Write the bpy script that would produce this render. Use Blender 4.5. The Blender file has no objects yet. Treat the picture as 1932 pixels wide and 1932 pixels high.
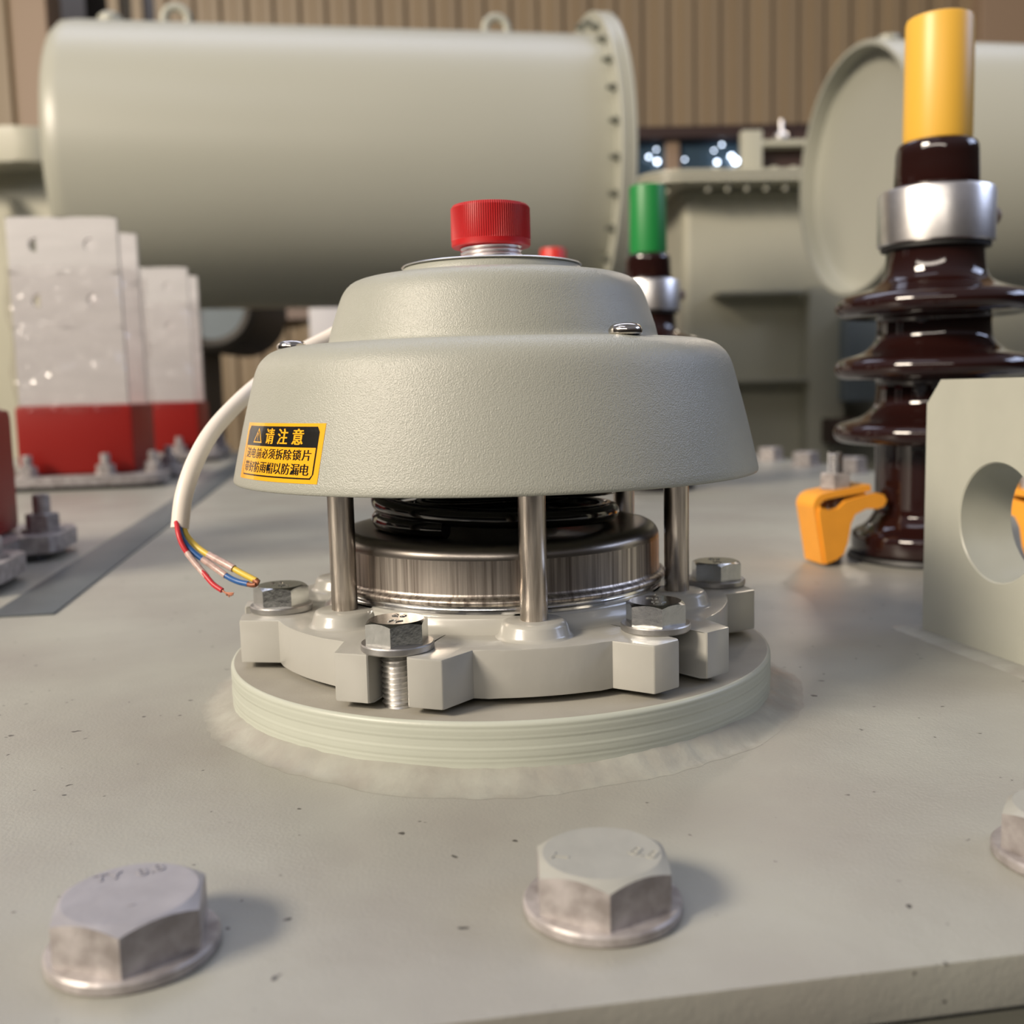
import bpy, bmesh, math, random
from mathutils import Vector, Matrix
random.seed(7)
PI = math.pi
C = bpy.context.scene.collection
R = math.radians

# ------------------------------------------------------------------ camera
CAM = Vector((0, -0.41976, 0.119907)); PITCH, ROLL, YAW, FPX = 0.114509, 0.024059, 0.0135257, 1975.3
fw = Vector((math.sin(YAW)*math.cos(PITCH), math.cos(YAW)*math.cos(PITCH), -math.sin(PITCH)))
rt = fw.cross(Vector((0, 0, 1))).normalized(); up0 = rt.cross(fw)
r2 = rt*math.cos(ROLL) - up0*math.sin(ROLL); u2 = up0*math.cos(ROLL) + rt*math.sin(ROLL)
cd = bpy.data.cameras.new('camera'); co = bpy.data.objects.new('camera', cd); C.objects.link(co)
m3 = Matrix((r2, u2, -fw)).transposed()
co.matrix_world = Matrix.Translation(CAM) @ m3.to_4x4()
cd.sensor_width = 36; cd.lens = FPX/1932*36; cd.clip_start = 0.01; cd.clip_end = 100
cd.dof.use_dof = True; cd.dof.focus_distance = 0.345; cd.dof.aperture_fstop = 11.5
bpy.context.scene.camera = co

def at(x, y, Y):                    # point of the picture at world depth Y
    d = fw + r2*((x-966)/FPX) + u2*((966-y)/FPX)
    return CAM + d*((Y-CAM.y)/d.y)

# ------------------------------------------------------------------ view, world, lights
vs = bpy.context.scene.view_settings
bpy.context.scene.display_settings.display_device = 'sRGB'
vs.view_transform = 'Standard'; vs.look = 'None'; vs.gamma = 1; vs.use_curve_mapping = False
vs.exposure = 0.0
w = bpy.data.worlds.new('hall'); bpy.context.scene.world = w; w.use_nodes = True
nt = w.node_tree; bg = nt.nodes['Background']
tc = nt.nodes.new('ShaderNodeTexCoord'); sx = nt.nodes.new('ShaderNodeSeparateXYZ'); cr = nt.nodes.new('ShaderNodeValToRGB')
nt.links.new(tc.outputs['Generated'], sx.inputs[0]); nt.links.new(sx.outputs['Z'], cr.inputs[0]); nt.links.new(cr.outputs[0], bg.inputs[0])
el = cr.color_ramp.elements
el[0].position = 0.0; el[0].color = (0.02, 0.018, 0.015, 1)
el[1].position = 1.0; el[1].color = (0.42, 0.41, 0.42, 1)
e_ = el.new(0.25); e_.color = (0.12, 0.10, 0.085, 1)
e_ = el.new(0.55); e_.color = (0.58, 0.57, 0.64, 1)
bg.inputs[1].default_value = 0.42

def area(name, az, elev, dist, sx_, sy_, power, col, target=(0, 0, 0.05)):
    l = bpy.data.lights.new(name, 'AREA'); l.shape = 'RECTANGLE'; l.size = sx_; l.size_y = sy_; l.energy = power; l.color = col
    o = bpy.data.objects.new(name, l); C.objects.link(o)
    p = Vector((math.cos(R(az))*math.cos(R(elev)), math.sin(R(az))*math.cos(R(elev)), math.sin(R(elev))))*dist + Vector(target)
    o.location = p; o.rotation_euler = (Vector(target)-p).to_track_quat('-Z', 'Y').to_euler()
    return o
area('hall_window_light', -149, 33, 9.0, 2.8, 1.7, 1040, (1.0, 0.87, 0.71))
area('window_row_light', -122, 27, 9.0, 11.0, 0.50, 215, (1.0, 0.90, 0.78))
area('hall_window_light_blue', 6, 28, 5.0, 2.6, 1.2, 60, (0.62, 0.72, 1.0))
area('skylight_blue', 92, 56, 7.0, 7.0, 2.2, 130, (0.75, 0.80, 1.0))
area('skylight_front_left', -140, 66, 6.0, 4.0, 1.0, 30, (0.85, 0.87, 1.0))
area('hall_lamp_light', 67, 23, 6.5, 0.5, 0.5, 14, (1.0, 0.85, 0.68))

# ------------------------------------------------------------------ materials
def mat(name, col, rough=0.5, metal=0.0, var=0.0, vscale=8.0, col2=None, bump=0.0, bscale=200.0, bdist=0.0005,
        stretch=(1, 1, 1), coat=0.0, spec=0.5, speck=0.0, speckscale=300.0, bstretch=(1, 1, 1), rvar=0.0, bump2=0.0, b2scale=20.0, b2dist=0.002):
    m = bpy.data.materials.new(name); m.use_nodes = True; n = m.node_tree.nodes; L = m.node_tree.links
    b = n['Principled BSDF']; b.inputs['Roughness'].default_value = rough; b.inputs['Metallic'].default_value = metal
    b.inputs['Coat Weight'].default_value = coat; b.inputs['Coat Roughness'].default_value = 0.08
    b.inputs['Specular IOR Level'].default_value = spec
    b.inputs['Base Color'].default_value = (*col, 1)
    t = n.new('ShaderNodeTexCoord')
    def noise(scale, st, det=4):
        mp = n.new('ShaderNodeMapping'); mp.inputs['Scale'].default_value = st; L.new(t.outputs['Object'], mp.inputs[0])
        q = n.new('ShaderNodeTexNoise'); q.inputs['Scale'].default_value = scale; q.inputs['Detail'].default_value = det
        L.new(mp.outputs[0], q.inputs['Vector']); return q
    src = None
    if var or col2:
        q = noise(vscale, stretch); r = n.new('ShaderNodeValToRGB'); r.color_ramp.elements[0].position = 0.33; r.color_ramp.elements[1].position = 0.67
        c2 = col2 or tuple(c*(1-var) for c in col)
        r.color_ramp.elements[0].color = (*c2, 1); r.color_ramp.elements[1].color = (*col, 1)
        L.new(q.outputs['Fac'], r.inputs[0]); src = r.outputs[0]
        if rvar:
            mr = n.new('ShaderNodeMapRange'); mr.inputs['To Min'].default_value = rough+rvar; mr.inputs['To Max'].default_value = rough-rvar
            L.new(q.outputs['Fac'], mr.inputs[0]); L.new(mr.outputs[0], b.inputs['Roughness'])
    if speck:
        q = noise(speckscale, (1, 1, 1), 2); r = n.new('ShaderNodeValToRGB')
        r.color_ramp.elements[0].position = speck; r.color_ramp.elements[1].position = speck+0.02
        r.color_ramp.elements[0].color = (0, 0, 0, 1); r.color_ramp.elements[1].color = (1, 1, 1, 1)
        L.new(q.outputs['Fac'], r.inputs[0])
        mx = n.new('ShaderNodeMixRGB'); mx.inputs[2].default_value = (0.07, 0.065, 0.055, 1)
        if src: L.new(src, mx.inputs[1])
        else: mx.inputs[1].default_value = (*col, 1)
        L.new(r.outputs[0], mx.inputs[0]); src = mx.outputs[0]
    if src: L.new(src, b.inputs['Base Color'])
    nrm = None
    for st_, sc_, di_, bs_ in ((bump2, b2scale, b2dist, (1, 1, 1)), (bump, bscale, bdist, bstretch)):
        if st_:
            q = noise(sc_, bs_, 3); bn = n.new('ShaderNodeBump'); bn.inputs['Strength'].default_value = st_; bn.inputs['Distance'].default_value = di_
            L.new(q.outputs['Fac'], bn.inputs['Height'])
            if nrm: L.new(nrm, bn.inputs['Normal'])
            nrm = bn.outputs[0]
    if nrm: L.new(nrm, b.inputs['Normal'])
    return m

PAINT = (0.455, 0.460, 0.395)
M = {}
M['lid'] = mat('lid_paint', (0.350, 0.352, 0.306), 0.36, vscale=11, col2=(0.290, 0.278, 0.243), bump=0.4, bscale=900, bdist=0.0003, speck=0.715, speckscale=170, rvar=0.08, bump2=0.25, b2scale=40, b2dist=0.002)
M['plate_top'] = mat('dusty_plate', (0.34, 0.325, 0.28), 0.6, col2=(0.27, 0.255, 0.215), vscale=30, bump=0.3, bscale=1200, bdist=0.0002)
M['plate_side'] = mat('green_paint', (0.47, 0.495, 0.425), 0.42, var=0.05, vscale=30, bump=0.15, bscale=900, bdist=0.0002)
M['weld'] = mat('painted_weld', (0.350, 0.350, 0.304), 0.42, col2=(0.285, 0.272, 0.236), vscale=60, bump=0.4, bscale=160, bdist=0.0012)
M['cover'] = mat('textured_cover_paint', (0.350, 0.357, 0.310), 0.345, bump=0.75, bscale=2100, bdist=0.00026, spec=0.6, bump2=0.2, b2scale=700, b2dist=0.0003)
M['ring'] = mat('glossy_grey_casting', (0.425, 0.42, 0.385), 0.28, var=0.05, vscale=30, bump2=0.25, b2scale=130, b2dist=0.0006, coat=0.3)
M['rod'] = mat('brushed_rod_steel', (0.66, 0.60, 0.54), 0.30, 1.0, col2=(0.34, 0.30, 0.265), vscale=700, stretch=(1, 1, 0.06), bump=0.3, bscale=1200, bdist=0.0002, bstretch=(1, 1, 0.1))
M['dish'] = mat('scored_dish_steel', (0.68, 0.62, 0.56), 0.38, 1.0, col2=(0.20, 0.17, 0.15), vscale=620, stretch=(1, 1, 0.02), bump=0.35, bscale=900, bdist=0.0002, bstretch=(1, 1, 0.05), rvar=0.08)
M['dish_top'] = mat('smooth_dish_steel', (0.36, 0.33, 0.30), 0.3, 1.0, var=0.1, vscale=60)
M['seal'] = mat('bright_aluminium', (0.80, 0.80, 0.80), 0.16, 1.0)
M['alu'] = mat('machined_aluminium', (0.90, 0.88, 0.87), 0.33, 1.0, var=0.08, vscale=200)
M['zinc'] = mat('zinc_bolt', (0.66, 0.67, 0.66), 0.20, 1.0, var=0.12, vscale=250, bump=0.3, bscale=500, bdist=0.0002)
M['shank'] = mat('threaded_steel', (0.70, 0.69, 0.67), 0.36, 1.0)
M['washer'] = mat('dull_zinc_washer', (0.52, 0.51, 0.50), 0.42, 1.0, var=0.15, vscale=200, bump=0.3, bscale=600, bdist=0.0003)
M['galv'] = mat('galvanised_bolt', (0.46, 0.43, 0.425), 0.42, 0.3, col2=(0.25, 0.225, 0.215), vscale=160, bump=0.4, bscale=350, bdist=0.0004, rvar=0.1)
M['galv_top'] = mat('galvanised_head_top', (0.33, 0.325, 0.355), 0.36, 0.0, var=0.15, vscale=120, bump=0.4, bscale=250, bdist=0.0005)
M['bolt_paint'] = mat('painted_head_top', (0.36, 0.36, 0.325), 0.33, 0.0, var=0.07, vscale=100, bump=0.4, bscale=250, bdist=0.0005)
M['spring'] = mat('black_gloss_spring', (0.004, 0.004, 0.004), 0.12, coat=0.6)
M['red_cap'] = mat('red_plastic', (0.44, 0.006, 0.008), 0.42)
M['screw'] = mat('stainless_screw', (0.62, 0.58, 0.54), 0.14, 1.0)
M['orange'] = mat('sticker_orange', (0.93, 0.44, 0.02), 0.22, coat=0.6)
M['black'] = mat('sticker_black', (0.012, 0.011, 0.010), 0.22, coat=0.6)
M['sheath'] = mat('white_cable', (0.80, 0.73, 0.65), 0.42)
M['wblue'] = mat('wire_blue', (0.015, 0.10, 0.32), 0.4)
M['wyel'] = mat('wire_yellow', (0.68, 0.48, 0.06), 0.4)
M['wred'] = mat('wire_red', (0.55, 0.02, 0.03), 0.4)
M['sleeve'] = mat('heat_sleeve', (0.66, 0.47, 0.42), 0.3, var=0.35, vscale=500)
M['copper'] = mat('copper_strand', (0.25, 0.09, 0.045), 0.5, 0.4)
M['porcelain'] = mat('brown_glazed_porcelain', (0.017, 0.0055, 0.0048), 0.05, coat=0.3, spec=0.5)
M['yellow'] = mat('yellow_sleeve', (0.80, 0.46, 0.06), 0.38)
M['green'] = mat('green_sleeve', (0.010, 0.22, 0.045), 0.42)
M['redsl'] = mat('red_sleeve', (0.70, 0.03, 0.02), 0.38)
M['clamp'] = mat('orange_clamp', (0.86, 0.36, 0.035), 0.35, var=0.08, vscale=60)
M['rubber'] = mat('black_rubber', (0.012, 0.012, 0.012), 0.5)
M['lug'] = mat('lug_paint', (0.45, 0.455, 0.385), 0.38, var=0.06, vscale=40, bump=0.15, bscale=600, bdist=0.0002)
M['lug_edge'] = mat('chipped_edge', (0.42, 0.42, 0.37), 0.5, col2=(0.12, 0.10, 0.08), vscale=150)
M['redres'] = mat('red_epoxy', (0.25, 0.010, 0.007), 0.42, spec=0.3)
M['strip'] = mat('bare_steel_strip', (0.125, 0.145, 0.155), 0.40, 0.4, var=0.15, vscale=30)
M['tank'] = mat('tank_paint', (0.53, 0.515, 0.405), 0.36, var=0.05, vscale=4, coat=0.1)
M['cyl'] = mat('conservator_paint', (0.43, 0.43, 0.36), 0.36, var=0.03, vscale=2)
M['wall'] = mat('corrugated_tan', (0.335, 0.25, 0.15), 0.45, col2=(0.29, 0.215, 0.13), vscale=1.2, stretch=(3, 1, 0.2))
M['column'] = mat('tan_column', (0.38, 0.265, 0.175), 0.5)
M['dark'] = mat('dark_steel', (0.03, 0.025, 0.02), 0.6)
M['beam'] = mat('brown_beam', (0.26, 0.19, 0.15), 0.5)
M['floorm'] = mat('grey_floor', (0.07, 0.075, 0.075), 0.5, var=0.2, vscale=2)
M['bluegrey'] = mat('bluegrey_paint', (0.20, 0.24, 0.27), 0.4)
M['tankbolt'] = mat('dull_bolt', (0.13, 0.135, 0.11), 0.5)  # dark olive puts the small shadows at the flange bolts into their colour
M['brownbox'] = mat('brown_box', (0.05, 0.025, 0.018), 0.5)
M['white'] = mat('white_panel', (0.68, 0.66, 0.66), 0.5)
M['glassm'] = mat('window_glass', (0.06, 0.10, 0.14), 0.1, var=0.5, vscale=1.5)
M['glow'] = bpy.data.materials.new('distant_lamp'); M['glow'].use_nodes = True
_b = M['glow'].node_tree.nodes['Principled BSDF']; _b.inputs['Emission Color'].default_value = (0.70, 0.82, 1, 1); _b.inputs['Emission Strength'].default_value = 9
M['film'] = bpy.data.materials.new('clear_film'); M['film'].use_nodes = True
_n = M['film'].node_tree; _n.nodes.remove(_n.nodes['Principled BSDF'])
_o = _n.nodes['Material Output']; _t = _n.nodes.new('ShaderNodeBsdfTransparent'); _g = _n.nodes.new('ShaderNodeBsdfGlossy'); _x = _n.nodes.new('ShaderNodeMixShader')
_g.inputs['Roughness'].default_value = 0.12; _x.inputs[0].default_value = 0.045; _t.inputs[0].default_value = (0.96, 0.95, 0.95, 1)
_tc = _n.nodes.new('ShaderNodeTexCoord'); _nz = _n.nodes.new('ShaderNodeTexNoise'); _nz.inputs['Scale'].default_value = 26; _bm = _n.nodes.new('ShaderNodeBump'); _bm.inputs['Distance'].default_value = 0.02
_n.links.new(_tc.outputs['Object'], _nz.inputs['Vector']); _n.links.new(_nz.outputs['Fac'], _bm.inputs['Height']); _n.links.new(_bm.outputs[0], _g.inputs['Normal'])
_n.links.new(_t.outputs[0], _x.inputs[1]); _n.links.new(_g.outputs[0], _x.inputs[2]); _n.links.new(_x.outputs[0], _o.inputs[0])

# ------------------------------------------------------------------ helpers
def obj(name, bm, mats, parent=None, smooth=35, loc=None, rz=0):
    me = bpy.data.meshes.new(name)
    bmesh.ops.recalc_face_normals(bm, faces=bm.faces[:]); bm.to_mesh(me); bm.free()
    for m_ in (mats if isinstance(mats, (list, tuple)) else [mats]): me.materials.append(m_)
    if smooth:
        me.polygons.foreach_set('use_smooth', [True]*len(me.polygons)); me.set_sharp_from_angle(angle=R(smooth))
    o = bpy.data.objects.new(name, me); C.objects.link(o)
    if parent: o.parent = parent
    if loc is not None: o.location = loc
    o.rotation_euler.z = rz
    return o

def tag(o, label=None, cat=None, group=None, kind=None):
    if label: o['label'] = label
    if cat: o['category'] = cat
    if group: o['group'] = group
    if kind: o['kind'] = kind
    return o

def empty(name, loc, rz=0, label=None, cat=None, group=None):
    o = bpy.data.objects.new(name, None); C.objects.link(o); o.location = loc; o.rotation_euler.z = rz; o.empty_display_size = 0.02
    return tag(o, label, cat, group)

def dup(root, loc=None, rz=None, **kw):
    r = root.copy(); C.objects.link(r)
    if loc is not None: r.location = loc
    if rz is not None: r.rotation_euler.z = rz
    tag(r, **kw)
    for ch in list(root.children):
        c = ch.copy(); C.objects.link(c); c.parent = r
        for g in list(ch.children):
            d = g.copy(); C.objects.link(d); d.parent = c
    return r

def lathe(bm, prof, seg=96, c=(0, 0), mi=0, cap0=True, cap1=True, M4=None):
    rings = []
    for r, z in prof:
        if r < 1e-7:
            rings.append([bm.verts.new((c[0], c[1], z))])
        else:
            rings.append([bm.verts.new((c[0]+r*math.cos(2*PI*i/seg), c[1]+r*math.sin(2*PI*i/seg), z)) for i in range(seg)])
    fs = []
    for a, b in zip(rings, rings[1:]):
        for i in range(seg):
            j = (i+1) % seg
            if len(a) == 1 and len(b) == 1: continue
            if len(a) == 1: fs.append(bm.faces.new((a[0], b[i], b[j])))
            elif len(b) == 1: fs.append(bm.faces.new((a[i], a[j], b[0])))
            else: fs.append(bm.faces.new((a[i], a[j], b[j], b[i])))
    if cap0 and len(rings[0]) > 1: fs.append(bm.faces.new(rings[0][::-1]))
    if cap1 and len(rings[-1]) > 1: fs.append(bm.faces.new(rings[-1]))
    for f in fs: f.material_index = mi
    if M4 is not None:
        bmesh.ops.transform(bm, matrix=M4, verts=[v for rg in rings for v in rg])
    return fs

def box(bm, x0, x1, y0, y1, z0, z1, mi=0, bev=0.0, M4=None):
    vs_ = [bm.verts.new(p) for p in ((x0,y0,z0),(x1,y0,z0),(x1,y1,z0),(x0,y1,z0),(x0,y0,z1),(x1,y0,z1),(x1,y1,z1),(x0,y1,z1))]
    fs = [bm.faces.new([vs_[i] for i in q]) for q in ((0,3,2,1),(4,5,6,7),(0,1,5,4),(1,2,6,5),(2,3,7,6),(3,0,4,7))]
    for f in fs: f.material_index = mi
    if M4 is not None: bmesh.ops.transform(bm, matrix=M4, verts=vs_)
    if bev:
        ed = list({e for f in fs for e in f.edges})
        bmesh.ops.bevel(bm, geom=ed, offset=bev, segments=2, affect='EDGES', profile=0.6)
    return fs

def tube(bm, pts, rad, seg=16, mi=0, cap=True):
    pts = [Vector(p) for p in pts]; n = len(pts)
    rr = rad if isinstance(rad, (list, tuple)) else [rad]*n
    rings = []; prev = None
    for i, p in enumerate(pts):
        t = (pts[min(i+1, n-1)]-pts[max(i-1, 0)]).normalized()
        if prev is None:
            a = Vector((0, 0, 1)) if abs(t.z) < 0.9 else Vector((1, 0, 0)); u = t.cross(a).normalized()
        else:
            u = (prev - t*prev.dot(t)).normalized()
        prev = u; v = t.cross(u)
        rings.append([bm.verts.new(p + (u*math.cos(2*PI*k/seg)+v*math.sin(2*PI*k/seg))*rr[i]) for k in range(seg)])
    for a, b in zip(rings, rings[1:]):
        for k in range(seg):
            f = bm.faces.new((a[k], a[(k+1) % seg], b[(k+1) % seg], b[k])); f.material_index = mi
    if cap:
        bm.faces.new(rings[0][::-1]).material_index = mi; bm.faces.new(rings[-1]).material_index = mi

def spline(pts, n=12):
    pts = [Vector(p) for p in pts]; out = []
    P_ = [pts[0]*2-pts[1]] + pts + [pts[-1]*2-pts[-2]]
    for i in range(1, len(P_)-2):
        a, b, c, d = P_[i-1:i+3]
        for k in range(n):
            t = k/n
            out.append(0.5*((2*b)+(c-a)*t+(2*a-5*b+4*c-d)*t*t+(3*b-a-3*c+d)*t*t*t))
    out.append(pts[-1]); return out

def prism(bm, poly, z0, z1, mi=0, bev=0.0, seg=2, only_top=True):
    lo = [bm.verts.new((x, y, z0)) for x, y in poly]; hi = [bm.verts.new((x, y, z1)) for x, y in poly]
    n = len(poly)
    ft = bm.faces.new(hi); fb = bm.faces.new(lo[::-1]); ft.material_index = fb.material_index = mi
    for i in range(n):
        bm.faces.new((lo[i], lo[(i+1) % n], hi[(i+1) % n], hi[i])).material_index = mi
    if bev:
        ed = list(ft.edges) + ([] if only_top else list(fb.edges))
        bmesh.ops.bevel(bm, geom=ed, offset=bev, segments=seg, affect='EDGES', profile=0.6)

def hexhead(bm, AF, H, z0=0, mi=0, mi_top=None, cham=0.96, slope=0.50, seg=96, bore=0.0):
    mi_top = mi if mi_top is None else mi_top
    rc = AF/2*cham; lo = []; ed = []; top = []
    for i in range(seg):
        a = 2*PI*i/seg; aa = (a % (PI/3)) - PI/6
        rh = AF/2/math.cos(aa)
        c_, s_ = math.cos(a), math.sin(a)
        lo.append(bm.verts.new((rh*c_, rh*s_, z0)))
        ed.append(bm.verts.new((rh*c_, rh*s_, z0+H-(rh-rc)*slope)))
        top.append(bm.verts.new((rc*c_, rc*s_, z0+H)))
    for i in range(seg):
        j = (i+1) % seg
        bm.faces.new((lo[i], lo[j], ed[j], ed[i])).material_index = mi
        bm.faces.new((ed[i], ed[j], top[j], top[i])).material_index = mi_top
    bm.faces.new(top).material_index = mi_top; bm.faces.new(lo[::-1]).material_index = mi

def thread(bm, r, z0, z1, pitch, depth, seg=48, c=(0, 0), mi=0):
    n = int((z1-z0)/pitch)
    prof = []
    rings = []
    for k in range(n*4+1):
        rr = r - depth*(1.0, 0.45, 0.0, 0.45)[k % 4]
        z = z0 + k*pitch/4
        rings.append([bm.verts.new((c[0]-rr*math.cos(2*PI*i/seg), c[1]-rr*math.sin(2*PI*i/seg), z+pitch*i/seg-(0 if i < seg else pitch))) for i in range(seg+1)])
    for a, b in zip(rings, rings[1:]):
        for i in range(seg):
            bm.faces.new((a[i], a[i+1], b[i+1], b[i])).material_index = mi

def text_mesh(body, size, ext=0.0, bold=0.0):
    cu = bpy.data.curves.new('t', 'FONT'); cu.body = body; cu.size = size; cu.extrude = ext; cu.align_x = 'CENTER'; cu.align_y = 'CENTER'; cu.offset = bold
    cu.resolution_u = 3
    o = bpy.data.objects.new('t', cu); C.objects.link(o)
    dg = bpy.context.evaluated_depsgraph_get()
    me = bpy.data.meshes.new_from_object(o.evaluated_get(dg)); bpy.data.objects.remove(o); bpy.data.curves.remove(cu)
    return me

def add_mesh(bm, me, fn, mi):
    vs_ = [bm.verts.new(fn(v.co)) for v in me.vertices]
    for p in me.polygons:
        try: bm.faces.new([vs_[i] for i in p.vertices]).material_index = mi
        except ValueError: pass

# local frame of the transformer, turned 8.5 degrees
A = R(8.5)
def lw(x, y, z=0.0): return Vector((x*math.cos(A)-y*math.sin(A), x*math.sin(A)+y*math.cos(A), z))

# ------------------------------------------------------------------ setting
bm = bmesh.new(); box(bm, -9, 9, -7, 9, -1.45, -1.40); tag(obj('floor', bm, M['floorm'], smooth=0), kind='structure')
# corrugated back wall at Y = 7
WY = 7.0
def sheet(x0, x1, z0, z1, pitch=0.178, depth=0.035):
    bm = bmesh.new(); xs = []
    x = x0; prof = ((0, 0), (0.40, 0), (0.50, 1), (0.90, 1), (1.0, 0))
    while x < x1:
        for a, d in prof[:-1]: xs.append((x+a*pitch, d*depth))
        x += pitch
    for (a, da), (b, db) in zip(xs, xs[1:]):
        bm.faces.new([bm.verts.new(p) for p in ((a, WY+da, z0), (b, WY+db, z0), (b, WY+db, z1), (a, WY+da, z1))])
    bmesh.ops.remove_doubles(bm, verts=bm.verts[:], dist=1e-5)
    bmesh.ops.solidify(bm, geom=bm.faces[:], thickness=0.004)
    return bm
zb = at(1350, 243, WY).z; zc = at(1350, 264, WY).z; zd = at(560, 580, WY).z; ze = at(560, 604, WY).z
wl = empty('wall_back', (0, 0, 0)); wl['kind'] = 'structure'
xg0, xg1 = at(110, 20, WY).x, at(292, 20, WY).x
obj('upper_sheet', sheet(xg1, 6.5, zb, 5.2), M['wall'], wl, smooth=20)
obj('upper_sheet', sheet(-6.5, at(40, 20, WY).x, zb, 5.2), M['wall'], wl, smooth=20)
obj('lower_sheet', sheet(-6.5, 6.5, -1.4, ze), M['wall'], wl, smooth=20)
bm = bmesh.new(); box(bm, -6.5, 6.5, WY-0.10, WY+0.06, zc, zb); obj('window_beam', bm, M['brownbox'], wl, smooth=0)
bm = bmesh.new(); box(bm, -6.5, 6.5, WY-0.10, WY+0.06, ze, zd); obj('sill_beam', bm, M['beam'], wl, smooth=0)
for px0, px1 in ((42, 108), (1832, 2100)):
    a, b = at(px0, 60, WY), at(px1, 60, WY)
    bm = bmesh.new(); box(bm, a.x, b.x, WY-0.16, WY+0.1, -1.4, 5.2, bev=0.01); obj('wall_column', bm, M['column'], wl, smooth=0)
bm = bmesh.new(); box(bm, xg0, xg1-0.3, WY+0.5, WY+0.55, zb, 5.2); obj('dark_recess', bm, M['dark'], wl, smooth=0)
bm = bmesh.new(); x = xg0+0.32
while x < xg1:
    box(bm, x, x+0.07, WY+0.03, WY+0.1, zb, 5.2); x += 0.16
obj('recess_sheet', bm, M['wall'], wl, smooth=0)
wi = empty('window_1', (0, 0, 0)); wi['kind'] = 'structure'
bm = bmesh.new(); box(bm, -6.4, 6.4, WY+0.03, WY+0.04, zd, zc); obj('window_pane', bm, M['glassm'], wi, smooth=0)
bm = bmesh.new()
for k in range(-8, 9):
    xx = at(1268, 290, WY).x + k*0.75
    box(bm, xx-0.045, xx+0.045, WY-0.03, WY+0.05, zd, zc, bev=0.005)
obj('window_mullions', bm, M['column'], wi, smooth=0)

# emissive balls stand in for the bright glints in the window
for x, y, r, lb_ in ((1224, 296, .010, 'leftmost of the glinting lamps in the far window strip'), (1240, 305, .015, 'brightest glinting lamp left of the tan window mullion'),
        (1276, 276, .010, 'glinting lamp high up just right of the tan window mullion'), (1292, 301, .007, 'single dim lamp low between the mullion and the bright cluster'),
        (1353, 306, .013, 'low glinting lamp left of the brightest pair in the window'), (1362, 273, .008, 'topmost glinting lamp of the right hand cluster in the window'),
        (1347, 284, .007, 'faint lamp at the upper left of the right hand cluster'), (1380, 295, .016, 'upper lamp of the brightest touching pair in the window'),
        (1388, 304, .022, 'largest and brightest lamp in the far window beside the beige post'), (1238, 282, .007, 'faint upper lamp left of the tan window mullion')):
    p = at(x, y, WY-0.02)
    bm = bmesh.new(); bmesh.ops.create_uvsphere(bm, u_segments=10, v_segments=8, radius=r)
    tag(obj('lamp', bm, M['glow'], loc=p), lb_, 'lamp', 'glinting lamps in the far window')

# ------------------------------------------------------------------ transformer lid and tank body
lid = empty('transformer_tank', (0, 0, 0), A, 'large flat grey green painted steel tank lid carrying valve, bushings and bolts', 'transformer tank')
bm = bmesh.new(); box(bm, -1.1, 0.66, -0.2272, 2.05, -0.0118, 0.0, bev=0.0008); obj('top_plate', bm, M['lid'], lid)
bm = bmesh.new(); box(bm, -1.09, 0.65, -0.219, 2.04, -0.018, -0.0118); obj('lid_gasket', bm, M['rubber'], lid, smooth=0)
bm = bmesh.new(); box(bm, -0.98, 0.56, -0.12, 1.94, -1.3, -0.018); obj('tank_wall', bm, M['tank'], lid, smooth=0)
# bare steel strip
bm = bmesh.new(); box(bm, -0.262, -0.226, 0.205, 2.04, 0.0, 0.0012, bev=0.0004)
tag(obj('steel_strip', bm, M['strip'], rz=A), 'long bare blue grey steel strip along the lid left of the valve', 'metal strip')
bm = bmesh.new()
for k in range(22):
    u = k/21; c_ = Vector((-0.275-u*0.13, 0.197+0.004*math.sin(k*1.7), 0.0))
    lathe(bm, [(0.0085, 0), (0.0075, 0.002), (0.004, 0.0034), (0, 0.0038)], 14, (c_.x, c_.y), cap0=False)
tag(obj('weld_seam', bm, M['plate_side'], rz=A), 'pale green painted weld seam at the near end of the steel strip', 'weld seam')

# ------------------------------------------------------------------ mounting flange
mf = empty('mounting_flange', (0, 0, 0), 0, 'round pale green welded steel mounting flange under the grey valve ring', 'flange')
bm = bmesh.new(); prof = [(0.1066, 0.0)]
for i in range(60):
    z = 0.0002 + 0.0176*i/59
    amp = 0.000035*(1+math.sin(z*1900+1)) if z > 0.006 else 0.00001
    prof.append((0.1070+amp*math.sin(z*2*PI/0.0019)+0.00008*math.sin(z*900), z))
prof += [(0.1066, 0.01855), (0.1058, 0.0189)]
lathe(bm, prof, 160, cap1=False)
for f in lathe(bm, [(0.1058, 0.0189), (0.05, 0.0189)], 160, cap0=False, cap1=False): f.material_index = 1
bmesh.ops.remove_doubles(bm, verts=bm.verts[:], dist=1e-6)
obj('flange_plate', bm, [M['plate_side'], M['plate_top']], mf, smooth=50)
bm = bmesh.new(); NS = 300; rings = []
prn = [random.random() for _ in range(400)]
for i in range(NS):
    a = 2*PI*i/NS; ripple = 0.00028*math.sin(a*58+4*math.sin(a*5))*(0.6+0.4*math.sin(a*11)) + 0.0004*math.sin(a*7+1)+0.0003*math.sin(a*17+2)+0.00012*(prn[i]-.5)
    h = 0.0048+0.0006*math.sin(a*5)+ripple*0.6; wd = 0.0120+0.002*math.sin(a*4+2)+ripple*2
    row = []
    for k in range(9):
        t = k/8
        rr = 0.1066+wd*t + (0.00015*math.sin(a*74) if 0 < k < 8 else 0)
        z = h*(1-t)**1.7*(1+0.25*math.sin(PI*t)) + (0.00005 if k == 8 else 0)
        row.append(bm.verts.new((rr*math.cos(a), rr*math.sin(a), z)))
    rings.append(row)
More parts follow.
